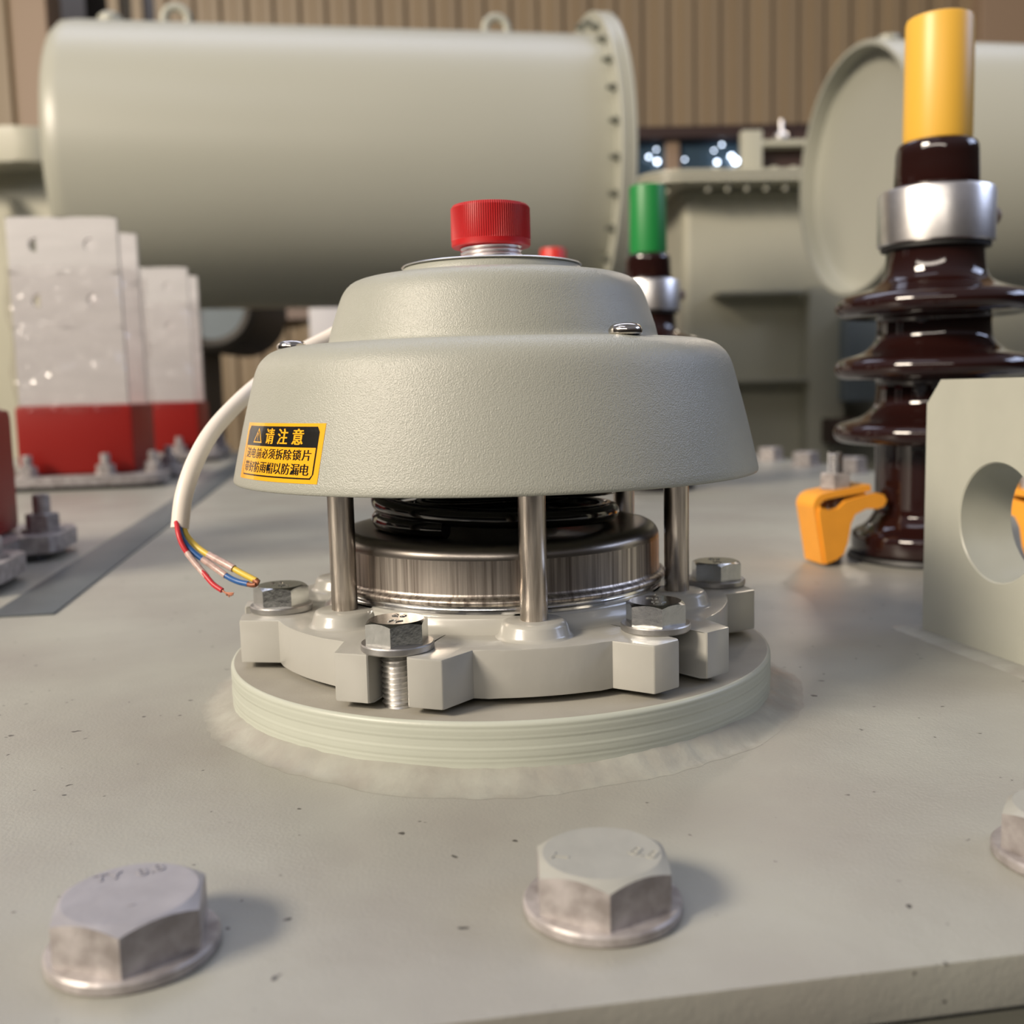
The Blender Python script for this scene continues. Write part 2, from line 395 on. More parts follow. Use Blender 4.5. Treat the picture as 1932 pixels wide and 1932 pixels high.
for i in range(NS):
    a, b = rings[i], rings[(i+1) % NS]
    for k in range(8): bm.faces.new((a[k], a[k+1], b[k+1], b[k]))
tag(obj('weld_bead', bm, M['weld'], mf, smooth=70), 'rippled painted weld bead')

# ------------------------------------------------------------------ pressure relief valve
va = empty('pressure_relief_valve', (0, 0, 0.0189), 0, 'grey domed pressure relief valve with red cap, steel rods and yellow black sticker', 'relief valve')
Z0 = -0.0189
LOBES = [-111, -51, 9, 69, 129, 189]
poly = []; pin = []
for ph in LOBES:
    e = Vector((math.cos(R(ph)), math.sin(R(ph)))); p = Vector((-e.y, e.x))
    pts = [(87.3, -23.6), (101.2, -19.2), (101.7, -18.6), (101.7, -7.3), (101.3, -6.9)]
    for k in range(9):
        a = -PI/2 - PI*k/8; pts.append((84.0+6.9*math.cos(a), 6.9*math.sin(a)))
    pts += [(101.3, 6.9), (101.7, 7.3), (101.7, 18.6), (101.2, 19.2), (87.3, 23.6)]
    for a, b in pts: poly.append(tuple((e*a+p*b)/1000)); pin.append((ph+math.degrees(math.asin(b/66))) % 360)
    a0 = ph+math.degrees(math.atan2(23.6, 87.3)); a1 = ph+60-math.degrees(math.atan2(23.6, 87.3))
    for k in range(1, 10):
        t = a0+(a1-a0)*k/10
        rr = 0.0908 if 1 < k < 9 else 0.0905
        poly.append((rr*math.cos(R(t)), rr*math.sin(R(t)))); q_ = math.degrees(math.asin(23.6/66)); pin.append((ph+q_+(60-2*q_)*k/10) % 360)
bm = bmesh.new(); nP = len(poly); inner = {}
def ring_in(k, z):
    key = (round(pin[k], 3), z)
    if key not in inner: inner[key] = bm.verts.new((0.066*math.cos(R(pin[k])), 0.066*math.sin(R(pin[k])), z))
    return inner[key]
zt_, zb_r = 0.0376+Z0, 0.0214+Z0
hi = [bm.verts.new((x, y, zt_)) for x, y in poly]; lo = [bm.verts.new((x, y, zb_r)) for x, y in poly]; te = []
for k in range(nP):
    k2 = (k+1) % nP
    bm.faces.new((lo[k], lo[k2], hi[k2], hi[k]))
    for ring_v, z in ((hi, zt_), (lo, zb_r)):
        a, b = ring_in(k, z), ring_in(k2, z)
        bm.faces.new((ring_v[k], ring_v[k2], b, a) if a is not b else (ring_v[k], ring_v[k2], a))
bm.edges.ensure_lookup_table()
te = [e for e in bm.edges if len(e.link_faces) == 2 and any(abs(f.calc_center_median().z-z) < 1e-6 for f in e.link_faces for z in (zt_, zb_r)) and any(zb_r+0.003 < f.calc_center_median().z < zt_-0.003 for f in e.link_faces)]
bmesh.ops.bevel(bm, geom=te, offset=0.0007, segments=2, affect='EDGES', profile=0.6)
lathe(bm, [(0.0708, 0.0374+Z0), (0.0690, 0.0382+Z0), (0.0675, 0.0405+Z0), (0.0668, 0.0425+Z0), (0.0655, 0.0431+Z0), (0.03, 0.0431+Z0)], 120, cap0=False)
RODS = [-81, -21, 39, 99, 159, 219]
for a in RODS:
    c_ = (0.0725*math.cos(R(a)), 0.0725*math.sin(R(a)))
    lathe(bm, [(0.0140, 0.0374+Z0), (0.0128, 0.0378+Z0), (0.0121, 0.0388+Z0), (0.0113, 0.0415+Z0), (0.0106, 0.0427+Z0), (0.0096, 0.0431+Z0), (0.0, 0.0431+Z0)], 40, c_, cap0=False)
obj('cast_ring', bm, M['ring'], va, smooth=40)
bm = bmesh.new(); lathe(bm, [(0.055, 0.019+Z0), (0.055, 0.0215+Z0)], 64); obj('gasket_core', bm, M['rubber'], va)
for a in RODS:
    bm = bmesh.new(); c_ = (0.0725*math.cos(R(a)), 0.0725*math.sin(R(a)))
    lathe(bm, [(0.0044, 0.0426+Z0), (0.00472, 0.0432+Z0), (0.00472, 0.1372+Z0), (0.004, 0.1374+Z0)], 32, c_)
    tag(obj('support_rod', bm, M['rod'], va), 'bare steel rod')
bm = bmesh.new(); lathe(bm, [(0.0645, 0.0430+Z0), (0.0650, 0.0436+Z0), (0.0650, 0.0444+Z0), (0.0645, 0.0450+Z0), (0.0655, 0.0456+Z0), (0.0655, 0.0462+Z0), (0.05, 0.0463+Z0)], 120, cap0=False)
obj('seal_ring', bm, M['seal'], va)
bm = bmesh.new()
dp = [(0.0640, 0.0464+Z0), (0.0658, 0.0464+Z0), (0.0665, 0.0470+Z0), (0.0667, 0.0477+Z0), (0.0664, 0.0484+Z0), (0.0655, 0.0490+Z0), (0.0645, 0.0497+Z0), (0.0643, 0.0505+Z0), (0.0643, 0.0622+Z0)]
lathe(bm, dp, 140, cap0=False, cap1=False)
tp = [(0.0643, 0.0622+Z0)]
for k in range(1, 9):
    t = k/8*PI/2; tp.append((0.0643-0.0055*(1-math.cos(t)), 0.0622+0.0055*math.sin(t)+Z0))
tp += [(0.054, 0.0677+Z0), (0.045, 0.0672+Z0), (0, 0.0672+Z0)]
for f in lathe(bm, tp, 140, cap0=False): f.material_index = 1
bmesh.ops.remove_doubles(bm, verts=bm.verts[:], dist=1e-6)
obj('valve_disc', bm, [M['dish'], M['dish_top']], va, smooth=50)
# spring: outer coil
pts = []; rs = 0.0460; tr = 0.0037; KZ = [(0, .0709), (.18, .0709), (.65, .0712), (1.0, .0755), (1.18, .0783), (1.65, .0812), (2.2, .0905), (3.2, .104), (4.2, .118), (5.2, .131)]
N_ = 560
for i in range(N_):
    tn = 5.2*i/(N_-1); a = R(-113)-tn*2*PI
    for (t0, z0), (t1, z1) in zip(KZ, KZ[1:]):
        if t0 <= tn <= t1+1e-9: z = z0+(z1-z0)*(tn-t0)/(t1-t0)
    pts.append((rs*math.cos(a)-0.001, rs*math.sin(a), z+Z0))
bm = bmesh.new(); tube(bm, pts, tr, 14); obj('spring', bm, M['spring'], va, smooth=60)
pts = []
for i in range(360):
    t = i/359; a = R(40)+t*2*PI*5
    pts.append((0.031*math.cos(a), 0.031*math.sin(a), 0.0712+0.061*t+Z0))
bm = bmesh.new(); tube(bm, pts, 0.0028, 12); tag(obj('spring', bm, M['spring'], va, smooth=60), 'inner spring')
# cover
cv_out = [(0.1020, 0.0880), (0.1024, 0.0888), (0.1019, 0.0915), (0.0980, 0.1084), (0.0944, 0.1222), (0.0928, 0.1280), (0.0912, 0.1318), (0.0890, 0.1345), (0.0864, 0.1364), (0.0830, 0.1376), (0.0790, 0.1380), (0.0676, 0.1381), (0.0656, 0.1384), (0.0645, 0.1400),
          (0.0634, 0.1445), (0.0604, 0.1533), (0.0592, 0.1566), (0.0578, 0.1592), (0.0556, 0.1616), (0.0528, 0.1630), (0.0490, 0.1638), (0.0410, 0.1648), (0.0362, 0.1650)]
cv_in = [(max(r-0.003, 0.03), z-0.003) for r, z in cv_out[::-1][:-4]] + [(0.0985, 0.094), (0.0994, 0.0886), (0.1005, 0.0880)]
bm = bmesh.new()
def refine(pr, n=3):
    v = spline([(r, z, 0) for r, z in pr], n); return [(p.x, p.y) for p in v]
lathe(bm, [(r, z+Z0) for r, z in refine(cv_out, 2)], 180, cap0=False, cap1=False)
lathe(bm, [(r, z+Z0) for r, z in cv_in], 180, cap0=False, cap1=False)
a_ = [(0.1005, 0.0880+Z0), (0.1020, 0.0880+Z0)]; lathe(bm, a_, 180, cap0=False, cap1=False)
bmesh.ops.remove_doubles(bm, verts=bm.verts[:], dist=1e-6)
cover = obj('cover', bm, M['cover'], va, smooth=60)
bm = bmesh.new(); lathe(bm, [(0.0362, 0.1646+Z0), (0.0358, 0.1662+Z0), (0.0345, 0.1680+Z0), (0.0340, 0.1683+Z0)], 120, cap0=False, cap1=False)
for f in lathe(bm, [(0.0352, 0.1683+Z0), (0.0354, 0.1686+Z0), (0.0350, 0.1689+Z0), (0.0, 0.1689+Z0)], 120): f.material_index = 1
obj('top_disc', bm, [M['cover'], M['alu']], cover)
nk = bmesh.new(); thread(nk, 0.0121, 0.1672+Z0, 0.181+Z0, 0.0015, 0.0007)
obj('threaded_neck', nk, M['alu'], va, smooth=30)
# red ribbed cap
bm = bmesh.new(); NR = 110*4; lo = []
def capring(z, base, amp):
    out = []
    for i in range(NR):
        a = 2*PI*i/NR; rr = base + amp*(0, 1, 1, 0)[i % 4]
        out.append(bm.verts.new((rr*math.cos(a), rr*math.sin(a), z+Z0)))
    return out
rr_ = [capring(0.1762, 0.0138, 0), capring(0.1762, 0.0152, 0), capring(0.1768, 0.0155, 0), capring(0.1785, 0.0155, 0.0), capring(0.1788, 0.0153, 0.00028), capring(0.1908, 0.0152, 0.00028), capring(0.1919, 0.0147, 0.0), capring(0.1922, 0.0135, 0)]
for a, b in zip(rr_, rr_[1:]):
    for i in range(NR): bm.faces.new((a[i], a[(i+1) % NR], b[(i+1) % NR], b[i]))
bm.faces.new(rr_[-1]); bm.faces.new(rr_[0][::-1])
tag(obj('dust_cap', bm, M['red_cap'], va, smooth=25), 'red ribbed plastic dust cap')
# dome screws on the cover
for a in (-56, -176, 64):
    bm = bmesh.new(); lathe(bm, [(0.0050, 0.1379+Z0), (0.0056, 0.1385+Z0), (0.0057, 0.1397+Z0), (0.0050, 0.1409+Z0), (0.0036, 0.1416+Z0), (0, 0.1418+Z0)], 32, (0.079*math.cos(R(a)), 0.079*math.sin(R(a))))
    tag(obj('dome_screw', bm, M['screw'], cover), 'shiny dome headed screw')
# warning sticker on the cone of the cover
def cone(u, v, off=0.0001):
    th = R(-155.0+31.0*u + (0.5 - u)*1.2*(v)); z = 0.1112-0.0194*v
    # radius of the cover at that height
    pr = cv_out
    for (ra, za), (rb, zb_) in zip(pr, pr[1:]):
        if za <= z <= zb_: r = ra+(rb-ra)*(z-za)/(zb_-za)
    r += off + 0.00012
    return Vector((r*math.cos(th), r*math.sin(th), z+Z0))
bm = bmesh.new()
def patch(u0, u1, v0, v1, mi, off, n=24, rad=0.0, round_bottom=True, round_top=True):
    W, H = 0.0532, 0.0200
    nv = 10
    g = []
    for j in range(nv+1):
        v = v0+(v1-v0)*j/nv
        if rad:  # keep rounded corners by insetting the end rows
            d = min(j/nv if round_top else 1, (1-j/nv) if round_bottom else 1)*(v1-v0)*H
            ins = (rad-math.sqrt(max(0, rad*rad-(rad-d)**2)))/W if d < rad else 0
        else: ins = 0
        g.append([bm.verts.new(cone(u0+ins+(u1-u0-2*ins)*i/n, v, off)) for i in range(n+1)])
    for j in range(nv):
        for i in range(n):
            bm.faces.new((g[j][i], g[j][i+1], g[j+1][i+1], g[j+1][i])).material_index = mi
patch(0, 1, 0, 1, 0, 0.00000)
patch(0.052, 0.958, 0.055, 0.93, 1, 0.00006, rad=0.0012)
patch(0.063, 0.947, 0.405, 0.905, 0, 0.00010, rad=0.0010, round_top=False)
def stick_text(ch, uc, vc, uw, vh, mi, heavy, bold=0.0):
    me = text_mesh(ch, 1.0, 0, bold)
    xs = [v.co.x for v in me.vertices]; ys = [v.co.y for v in me.vertices]
    if not xs: return
    cx, cy = (min(xs)+max(xs))/2, (min(ys)+max(ys))/2; sx_, sy_ = max(xs)-min(xs), max(ys)-min(ys)
    k = 1.0/max(sx_, sy_)
    for du in (-heavy, 0, heavy):
        add_mesh(bm, me, lambda c_: cone(uc+du+(c_.x-cx)*k*uw, vc-(c_.y-cy)*k*vh, 0.00014), mi)
    bpy.data.meshes.remove(me)
for i, ch in enumerate('请注意'): stick_text(ch, 0.444+0.161*i, 0.225, 0.112, 0.27, 0, 0.0035, 0.008)
for i, ch in enumerate('送电前必须拆除锁片'): stick_text(ch, 0.135+0.0925*i, 0.530, 0.083, 0.180, 1, 0.0028)
for i, ch in enumerate('带好防雨帽以防漏电'): stick_text(ch, 0.135+0.0925*i, 0.770, 0.083, 0.190, 1, 0.0028)
def tri(pts, off, mi):
    bm.faces.new([bm.verts.new(cone(u, v, off)) for u, v in pts]).material_index = mi
tri([(0.262, 0.085), (0.188, 0.350), (0.336, 0.350)], 0.00014, 0)
tri([(0.262, 0.130), (0.206, 0.328), (0.318, 0.328)], 0.00018, 1)
tri([(0.256, 0.180), (0.268, 0.180), (0.264, 0.275), (0.260, 0.275)], 0.00022, 0)
tri([(0.258, 0.290), (0.266, 0.290), (0.266, 0.308), (0.258, 0.308)], 0.00022, 0)
bm.normal_update()
me = bpy.data.meshes.new('warning_sticker'); bm.to_mesh(me); bm.free()
me.materials.append(M['orange']); me.materials.append(M['black'])
so = bpy.data.objects.new('warning_sticker', me); C.objects.link(so); so.parent = cover
tag(so, 'orange and black Chinese warning sticker')

# ------------------------------------------------------------------ bolts
def grade(parent, H, s, pts, m_):
    for body, x, y, rot in pts:
        me = text_mesh(body, s, 0.00018, 0.0); bm = bmesh.new()
        ca, sa = math.cos(rot), math.sin(rot)
        add_mesh(bm, me, lambda c_: Vector((x+c_.x*ca-c_.y*sa, y+c_.x*sa+c_.y*ca, H+0.0001+c_.z)), 0)
        bpy.data.meshes.remove(me); obj('grade_mark', bm, m_, parent, smooth=0)

vb = empty('flange_bolt', (-0.0338, -0.0850, 0.0376), R(-96.4+0), 'zinc plated hex bolt in the front left slot, thread showing below its washer', 'bolt', 'zinc bolts clamping the valve ring')
bm = bmesh.new(); lathe(bm, [(0.0064, 0), (0.0117, 0), (0.0120, 0.0004), (0.0120, 0.0021), (0.0117, 0.0025), (0.0064, 0.0025)], 64, cap0=False, cap1=False)
obj('washer', bm, M['washer'], vb)
bm = bmesh.new(); hexhead(bm, 0.0185, 0.0075, 0.0025, cham=0.95, slope=0.55); hd = obj('bolt_head', bm, M['zinc'], vb, smooth=25)
grade(hd, 0.0100, 0.0042, [('8.8', -0.004, 0.0, R(70)), ('TY', 0.0045, 0.0, R(70))], M['zinc'])
bm = bmesh.new(); thread(bm, 0.0057, -0.0205, 0.0015, 0.00175, 0.0009); tag(obj('threaded_shank', bm, M['shank'], vb, smooth=40), 'bright threaded shank')
for x, y, rz, lb in ((0.0532, -0.0672, -86.5, 'zinc plated hex bolt at the front right lobe beside the right steel rod'),
                     (0.0908, 0.0122, -91, 'dark reflecting zinc hex bolt half hidden behind the right steel rod'),
                     (-0.0852, -0.0170, -58, 'zinc plated hex bolt on the left lobe beside the bare cable ends')):
    dup(vb, (x, y, 0.0376), R(rz), label=lb)

fb = empty('lid_bolt', (0.0220, -0.1885, 0), R(-90), 'large hex bolt with painted top marked 8.8 in front of the valve', 'bolt', 'big bolts along the near lid edge')
bm = bmesh.new(); lathe(bm, [(0.0105, 0), (0.0180, 0), (0.0185, 0.0006), (0.0185, 0.0024), (0.0180, 0.0030), (0.0105, 0.0030)], 80, cap0=False, cap1=False)
obj('washer', bm, M['galv'], fb)
bm = bmesh.new(); hexhead(bm, 0.0295, 0.0107, 0.0030, 0, 1, cham=0.93, slope=0.62)
h2 = obj('bolt_head', bm, [M['galv'], M['bolt_paint']], fb, smooth=25)
grade(h2, 0.0137, 0.0058, [('8.8', 0.0015, 0.0095, R(60)), ('T', 0.002, -0.0095, R(160))], M['bolt_paint'])
f2 = empty('lid_bolt', (-0.0822, -0.2010, 0), R(-79), 'large bare galvanised hex bolt with lavender grey top at lower left', 'bolt', 'big bolts along the near lid edge')
c_ = [q for q in fb.children if q.name.startswith('washer')][0].copy(); C.objects.link(c_); c_.parent = f2
bm = bmesh.new(); hexhead(bm, 0.0300, 0.0105, 0.0030, 0, 1, cham=0.95, slope=0.55); h3 = obj('bolt_head', bm, [M['galv'], M['galv_top']], f2, smooth=25)
grade(h3, 0.0135, 0.0052, [('8.8', -0.0098, 0.003, R(112)), ('TY', -0.0085, -0.006, R(100)), ('-', 0.006, 0.001, R(80))], M['galv_top'])
f3 = dup(fb, (0.1415, -0.1710, 0), R(-66), label='large painted hex bolt cut off by the right edge of the photo', group='big bolts along the near lid edge')
# bolts down the right hand side of the lid, far off
SB = [(0.62, 0.905, 'second'), (0.62, 1.045, 'third'), (0.62, 1.175, 'fourth')]
names = ['far grey lid edge bolt right beside the brown yellow topped bushing', 'middle one of the far grey bolts between the cover and the yellow topped bushing', 'leftmost far grey lid edge bolt just right of the valve cover rim']
for (x, y, s), nm in zip(SB, names):
    q = lw(x, y)
    r_ = empty('lid_bolt', q, R(30), nm, 'bolt', 'far bolts along the right lid edge')
    bm = bmesh.new(); lathe(bm, [(0.0105, 0), (0.022, 0), (0.022, 0.003), (0.0105, 0.003)], 40, cap0=False, cap1=False); obj('washer', bm, M['galv'], r_)
    bm = bmesh.new(); hexhead(bm, 0.034, 0.018, 0.003); obj('bolt_head', bm, M['galv'], r_, smooth=25)

# ------------------------------------------------------------------ cable
cb = empty('signal_cable', (0, 0, 0), 0, 'white cable hanging beside the valve, ending in blue yellow and red wires', 'cable')
cp = [at(760, 560, 0.085), at(690, 592, 0.085), at(628, 632, 0.082), at(560, 668, 0.072), at(500, 715, 0.055), at(452, 757, 0.035), at(402, 812, 0.015), at(368, 872, 0.0), at(347, 935, -0.008), at(339, 997, -0.012)]
bm = bmesh.new(); tube(bm, spline(cp, 10), 0.0035, 24); obj('cable_sheath', bm, M['sheath'], cb, smooth=60)
def wire(name, pts, m_, r=0.00115, parent=cb, lab=None):
    bm = bmesh.new(); tube(bm, spline([at(*p) for p in pts], 8), r, 14); o = obj(name, bm, m_, parent, smooth=60)
    if lab: tag(o, lab)
    return o
yw = wire('wire', [(343, 985, -.012), (352, 1010, -.014), (372, 1032, -.016), (395, 1048, -.019), (425, 1064, -.022), (455, 1081, -.026), (484, 1096, -.031)], M['wyel'], 0.00120, lab='yellow wire')
wire('heat_sleeve', [(393, 1047, -.0190), (425, 1064, -.0222), (441, 1073, -.0242)], M['sleeve'], 0.00150, yw)
wire('copper_strands', [(481, 1095, -.0305), (486, 1099, -.0315), (488, 1100, -.0316)], M['copper'], 0.00125, yw)
bw = wire('wire', [(337, 985, -.013), (341, 1008, -.016), (352, 1028, -.018), (372, 1048, -.020), (396, 1064, -.022), (428, 1087, -.026), (448, 1097, -.029), (468, 1102, -.031)], M['wblue'], 0.00110, lab='blue wire')
wire('heat_sleeve', [(382, 1055, -.0212), (405, 1071, -.0232), (426, 1086, -.0258)], M['sleeve'], 0.00125, bw)
wire('copper_strands', [(463, 1101, -.0305), (475, 1104, -.032), (483, 1103, -.0325)], M['copper'], 0.0009, bw)
rw = wire('wire', [(333, 985, -.014), (337, 1008, -.018), (345, 1030, -.020), (362, 1055, -.022), (385, 1082, -.026), (402, 1102, -.029), (419, 1114, -.031)], M['wred'], 0.00100, lab='red wire')
wire('heat_sleeve', [(353, 1043, -.021), (370, 1065, -.0235), (390, 1088, -.0265)], M['sleeve'], 0.00120, rw)
bm = bmesh.new()
for dx, dy in ((440, 1122), (433, 1126), (441, 1119), (428, 1123), (437, 1124)):
    tube(bm, spline([at(417, 1112, -.031), at(425, 1118, -.032), at(dx, dy, -.033)], 4), 0.00028, 6)
obj('copper_strands', bm, M['copper'], rw)

# ------------------------------------------------------------------ lifting lug
O_ = Vector((0.2041, 0.0746, 0)); la = R(-79)
lg = empty('lifting_lug', O_, la, 'thick pale green steel lifting lug with a large round hole at right', 'lifting lug')
W, H, T, hx, hz, hr = 0.105, 0.1207, 0.027, 0.0525, 0.0588, 0.0257
# local: x along the face, y = thickness direction (to world +x side), z up
outl = [(0, 0), (W, 0), (W, 0.1095), (W-0.0105, H), (0.0105, H), (0, 0.1095)]
bm = bmesh.new(); NH = 96
def per(a):   # point on outline along direction a from hole centre
    d = Vector((math.cos(a), math.sin(a))); best = None
    for (x1, z1), (x2, z2) in zip(outl, outl[1:]+outl[:1]):
        ex, ez = x2-x1, z2-z1; den = d.x*ez-d.y*ex
        if abs(den) < 1e-12: continue
        t = ((x1-hx)*ez-(z1-hz)*ex)/den; s = ((x1-hx)*d.y-(z1-hz)*d.x)/den
        if t > 0 and -1e-9 <= s <= 1+1e-9 and (best is None or t < best): best = t
    return (hx+d.x*best, hz+d.y*best)
angs = sorted([2*PI*i/NH for i in range(NH)]+[math.atan2(z-hz, x-hx) % (2*PI) for x, z in outl])
rows = []
for a in angs:
    px_, pz_ = per(a); ca, sa = math.cos(a), math.sin(a); ch = 0.0006
    rows.append([bm.verts.new((hx+hr*ca, T-ch, hz+hr*sa)), bm.verts.new((hx+hr*ca, ch, hz+hr*sa)), bm.verts.new((hx+(hr+ch)*ca, 0, hz+(hr+ch)*sa)),
                 bm.verts.new((px_, 0, pz_)), bm.verts.new((px_, T, pz_)), bm.verts.new((hx+(hr+ch)*ca, T, hz+(hr+ch)*sa))])
for i in range(len(rows)):
    a, b = rows[i], rows[(i+1) % len(rows)]
    for k in range(6):
        try: bm.faces.new((a[k], b[k], b[(k+1) % 6], a[(k+1) % 6]))
        except ValueError: pass
bmesh.ops.remove_doubles(bm, verts=bm.verts[:], dist=1e-7)
obj('lug_plate', bm, M['lug'], lg, smooth=30)
bm = bmesh.new()
for x0, x1, y0, y1 in ((-0.006, W+0.006, -0.007, 0.0), (-0.006, W+0.006, T, T+0.007), (-0.007, 0.0, 0, T)):
    for k in range(44):
        u = k/43; cx_ = x0+(x1-x0)*u if x1-x0 > 0.02 else (x0+x1)/2; cy_ = (y0+y1)/2 if x1-x0 > 0.02 else y0+(y1-y0)*u
        lathe(bm, [(0.0078, -0.0001), (0.0060, 0.0005), (0.003, 0.0012), (0, 0.0014)], 14, (cx_+random.uniform(-.0005, .0005), cy_+random.uniform(-.0004, .0004)), cap0=False)
tag(obj('weld_bead', bm, M['weld'], lg, smooth=70), 'low weld bead')

# ------------------------------------------------------------------ high voltage bushings
def shed(r0, r1, z, h=0.011):
    # rounded shed with a long hollow top slope, r0 neck, r1 tip, z the height of the tip centre
    return [(r0, z-0.0090), (r0+0.003, z-0.0074), (r1-0.014, z-0.0070), (r1-0.006, z-0.0064), (r1-0.0018, z-0.0042), (r1, z-0.0002), (r1-0.0010, z+0.0038), (r1-0.0050, z+0.0070), (r1-0.0165, z+0.0103), (r0+0.0045, z+0.0145), (r0+0.0010, z+0.0195), (r0, z+0.0250)]
def bushing(loc, sleeve_m, lab):
    b = empty('high_voltage_bushing', loc, A, lab, 'bushing', 'brown porcelain bushings in a row')
    bm = bmesh.new(); pr = [(0.048, 0.0035), (0.0505, 0.006), (0.0510, 0.0145), (0.0495, 0.0185), (0.0440, 0.0215), (0.0400, 0.0250), (0.0370, 0.030), (0.0360, 0.036)]
    for z in (0.0860, 0.1290, 0.1700): pr += [(r, zz) for r, zz in shed(0.0360, 0.0635, z)][0:]
    pr = pr[:-3] + [(0.0350, 0.1860), (0.0318, 0.1955), (0.0308, 0.2060), (0.0305, 0.212)]
    pr = [p for i, p in enumerate(pr) if i == 0 or p[1] > pr[i-1][1]-0.02]
    lathe(bm, refine(pr, 3), 96); obj('porcelain_body', bm, M['porcelain'], b, smooth=80)
    bm = bmesh.new(); lathe(bm, [(0.053, 0), (0.0535, 0.0015), (0.0525, 0.0040), (0.045, 0.0042)], 64); obj('base_gasket', bm, M['rubber'], b)
    bm = bmesh.new(); lathe(bm, [(0.0325, 0.2095), (0.0358, 0.2095), (0.0368, 0.2105), (0.0368, 0.2420), (0.0360, 0.2440), (0.034, 0.2450), (0.02, 0.2450)], 80)
    lathe(bm, [(0.0318, 0.2065), (0.0345, 0.2068), (0.0345, 0.2095)], 60, mi=1, cap1=False)
    col = obj('metal_collar', bm, [M['alu'], M['rubber']], b)
    bm = bmesh.new(); Mx = Matrix.Translation((0.0365, -0.004, 0.228)) @ Matrix.Rotation(PI/2, 4, 'Y')
    lathe(bm, [(0.0065, 0), (0.0068, 0.002), (0.0060, 0.0042), (0.0038, 0.0062), (0, 0.0068)], 24, M4=Mx); obj('collar_screw', bm, M['beam'], col)
    bm = bmesh.new(); lathe(bm, refine([(0.022, 0.2445), (0.0245, 0.2450), (0.0262, 0.2470), (0.0266, 0.2520), (0.0262, 0.2620), (0.0258, 0.2700), (0.0245, 0.2740), (0.0212, 0.2760)], 3), 64); obj('porcelain_cap', bm, M['porcelain'], b, smooth=80)
    bm = bmesh.new(); lathe(bm, [(0.0210, 0.2740), (0.0216, 0.2800), (0.0212, 0.3505), (0.0205, 0.3528), (0.0190, 0.3535), (0.0, 0.3535)], 64); tag(obj('stud_sleeve', bm, sleeve_m, b, smooth=40), 'coloured plastic sleeve')
    return b
B1 = bushing((0.2950, 0.287, 0), M['yellow'], 'brown glazed porcelain bushing with a yellow sleeve and bright metal collar')
B2 = bushing(tuple(at(1224, 600, 0.83).xy)+(0,), M['green'], 'brown porcelain bushing with a green sleeve behind the valve cover')
B3 = bushing(tuple(at(1046, 600, 1.355).xy)+(0,), M['redsl'], 'far bushing with a red sleeve just showing over the valve dome')

# orange clamps holding the first bushing
def clamp(loc, ang, lab):
    c = empty('bushing_clamp', loc, ang, lab, 'clamp', 'orange clamps around the bushing foot')
    # folded plate: foot, outer wall, folded top, arm over the porcelain foot.  local x points to the bushing
    sec = [(-0.022, 0.002), (-0.0275, 0.034), (-0.0285, 0.041), (-0.0255, 0.0455), (-0.018, 0.0475), (0.002, 0.0500), (0.010, 0.0510)]
    pth = spline([(a, 0, b) for a, b in sec], 6)
    bm = bmesh.new(); hw = 0.0125; th = 0.0022
    g = []
    for i, p in enumerate(pth):
        t = (pth[min(i+1, len(pth)-1)]-pth[max(i-1, 0)]).normalized(); nrm = Vector((-t.z, 0, t.x))
        g.append([bm.verts.new(p+Vector((0, s*hw, 0))+nrm*k) for s, k in ((-1, -th), (1, -th), (1, th), (-1, th))])
    for a, b in zip(g, g[1:]):
        for k in range(4): bm.faces.new((a[k], a[(k+1) % 4], b[(k+1) % 4], b[k]))
    bm.faces.new(g[0]); bm.faces.new(g[-1][::-1])
    bmesh.ops.bevel(bm, geom=[e for e in bm.edges if e.calc_face_angle(0) > 1.2], offset=0.0008, segments=2, affect='EDGES')
    obj('clamp_plate', bm, M['clamp'], c, smooth=50)
    # side cheek with the curved arm
    for s in (-1, 1):
        prof_ = [(-0.0225, 0.002), (-0.0280, 0.036), (-0.0270, 0.0400), (-0.0200, 0.0375), (-0.0140, 0.0385), (-0.0090, 0.0430), (0.004, 0.0462), (0.013, 0.0478), (0.0185, 0.0462), (0.0205, 0.0425), (0.0185, 0.0385), (0.0140, 0.0370), (0.0060, 0.0375), (-0.0020, 0.0340), (-0.0050, 0.0280), (-0.0070, 0.0160), (-0.0100, 0.0080), (-0.0150, 0.0045)]
        bm = bmesh.new(); vs0 = [bm.verts.new((x, s*hw-0.002, z)) for x, z in prof_]; vs1 = [bm.verts.new((x, s*hw+0.002, z)) for x, z in prof_]
        n = len(prof_); bm.faces.new(vs0); bm.faces.new(vs1[::-1])
        for i in range(n): bm.faces.new((vs0[i], vs0[(i+1) % n], vs1[(i+1) % n], vs1[i]))
        bmesh.ops.bevel(bm, geom=[e for e in bm.edges if e.calc_face_angle(0) > 1.2], offset=0.0009, segments=2, affect='EDGES')
        obj('clamp_cheek', bm, M['clamp'], c, smooth=45)
    bm = bmesh.new(); thread(bm, 0.0052, 0.0, 0.0735, 0.00175, 0.0008, c=(-0.009, 0)); lathe(bm, [(0.0046, 0.0725), (0.0046, 0.0738)], 24, (-0.009, 0)); obj('clamp_stud', bm, M['washer'], c)
    bm = bmesh.new(); hexhead(bm, 0.0185, 0.0105, 0); bmesh.ops.transform(bm, matrix=Matrix.Translation((-0.009, 0, 0.0505)), verts=bm.verts[:]); obj('clamp_nut', bm, M['galv'], c, smooth=25)
    return c
CX = Vector((0.2950, 0.287, 0))
for an, lb in ((190, 'orange folded metal clamp with stud and nut left of the brown bushing foot'), (311, 'orange clamp seen through the hole of the lifting lug')):
    p = CX + Vector((math.cos(R(an)), math.sin(R(an)), 0))*0.061
    clamp(p, R(an+180), lb)

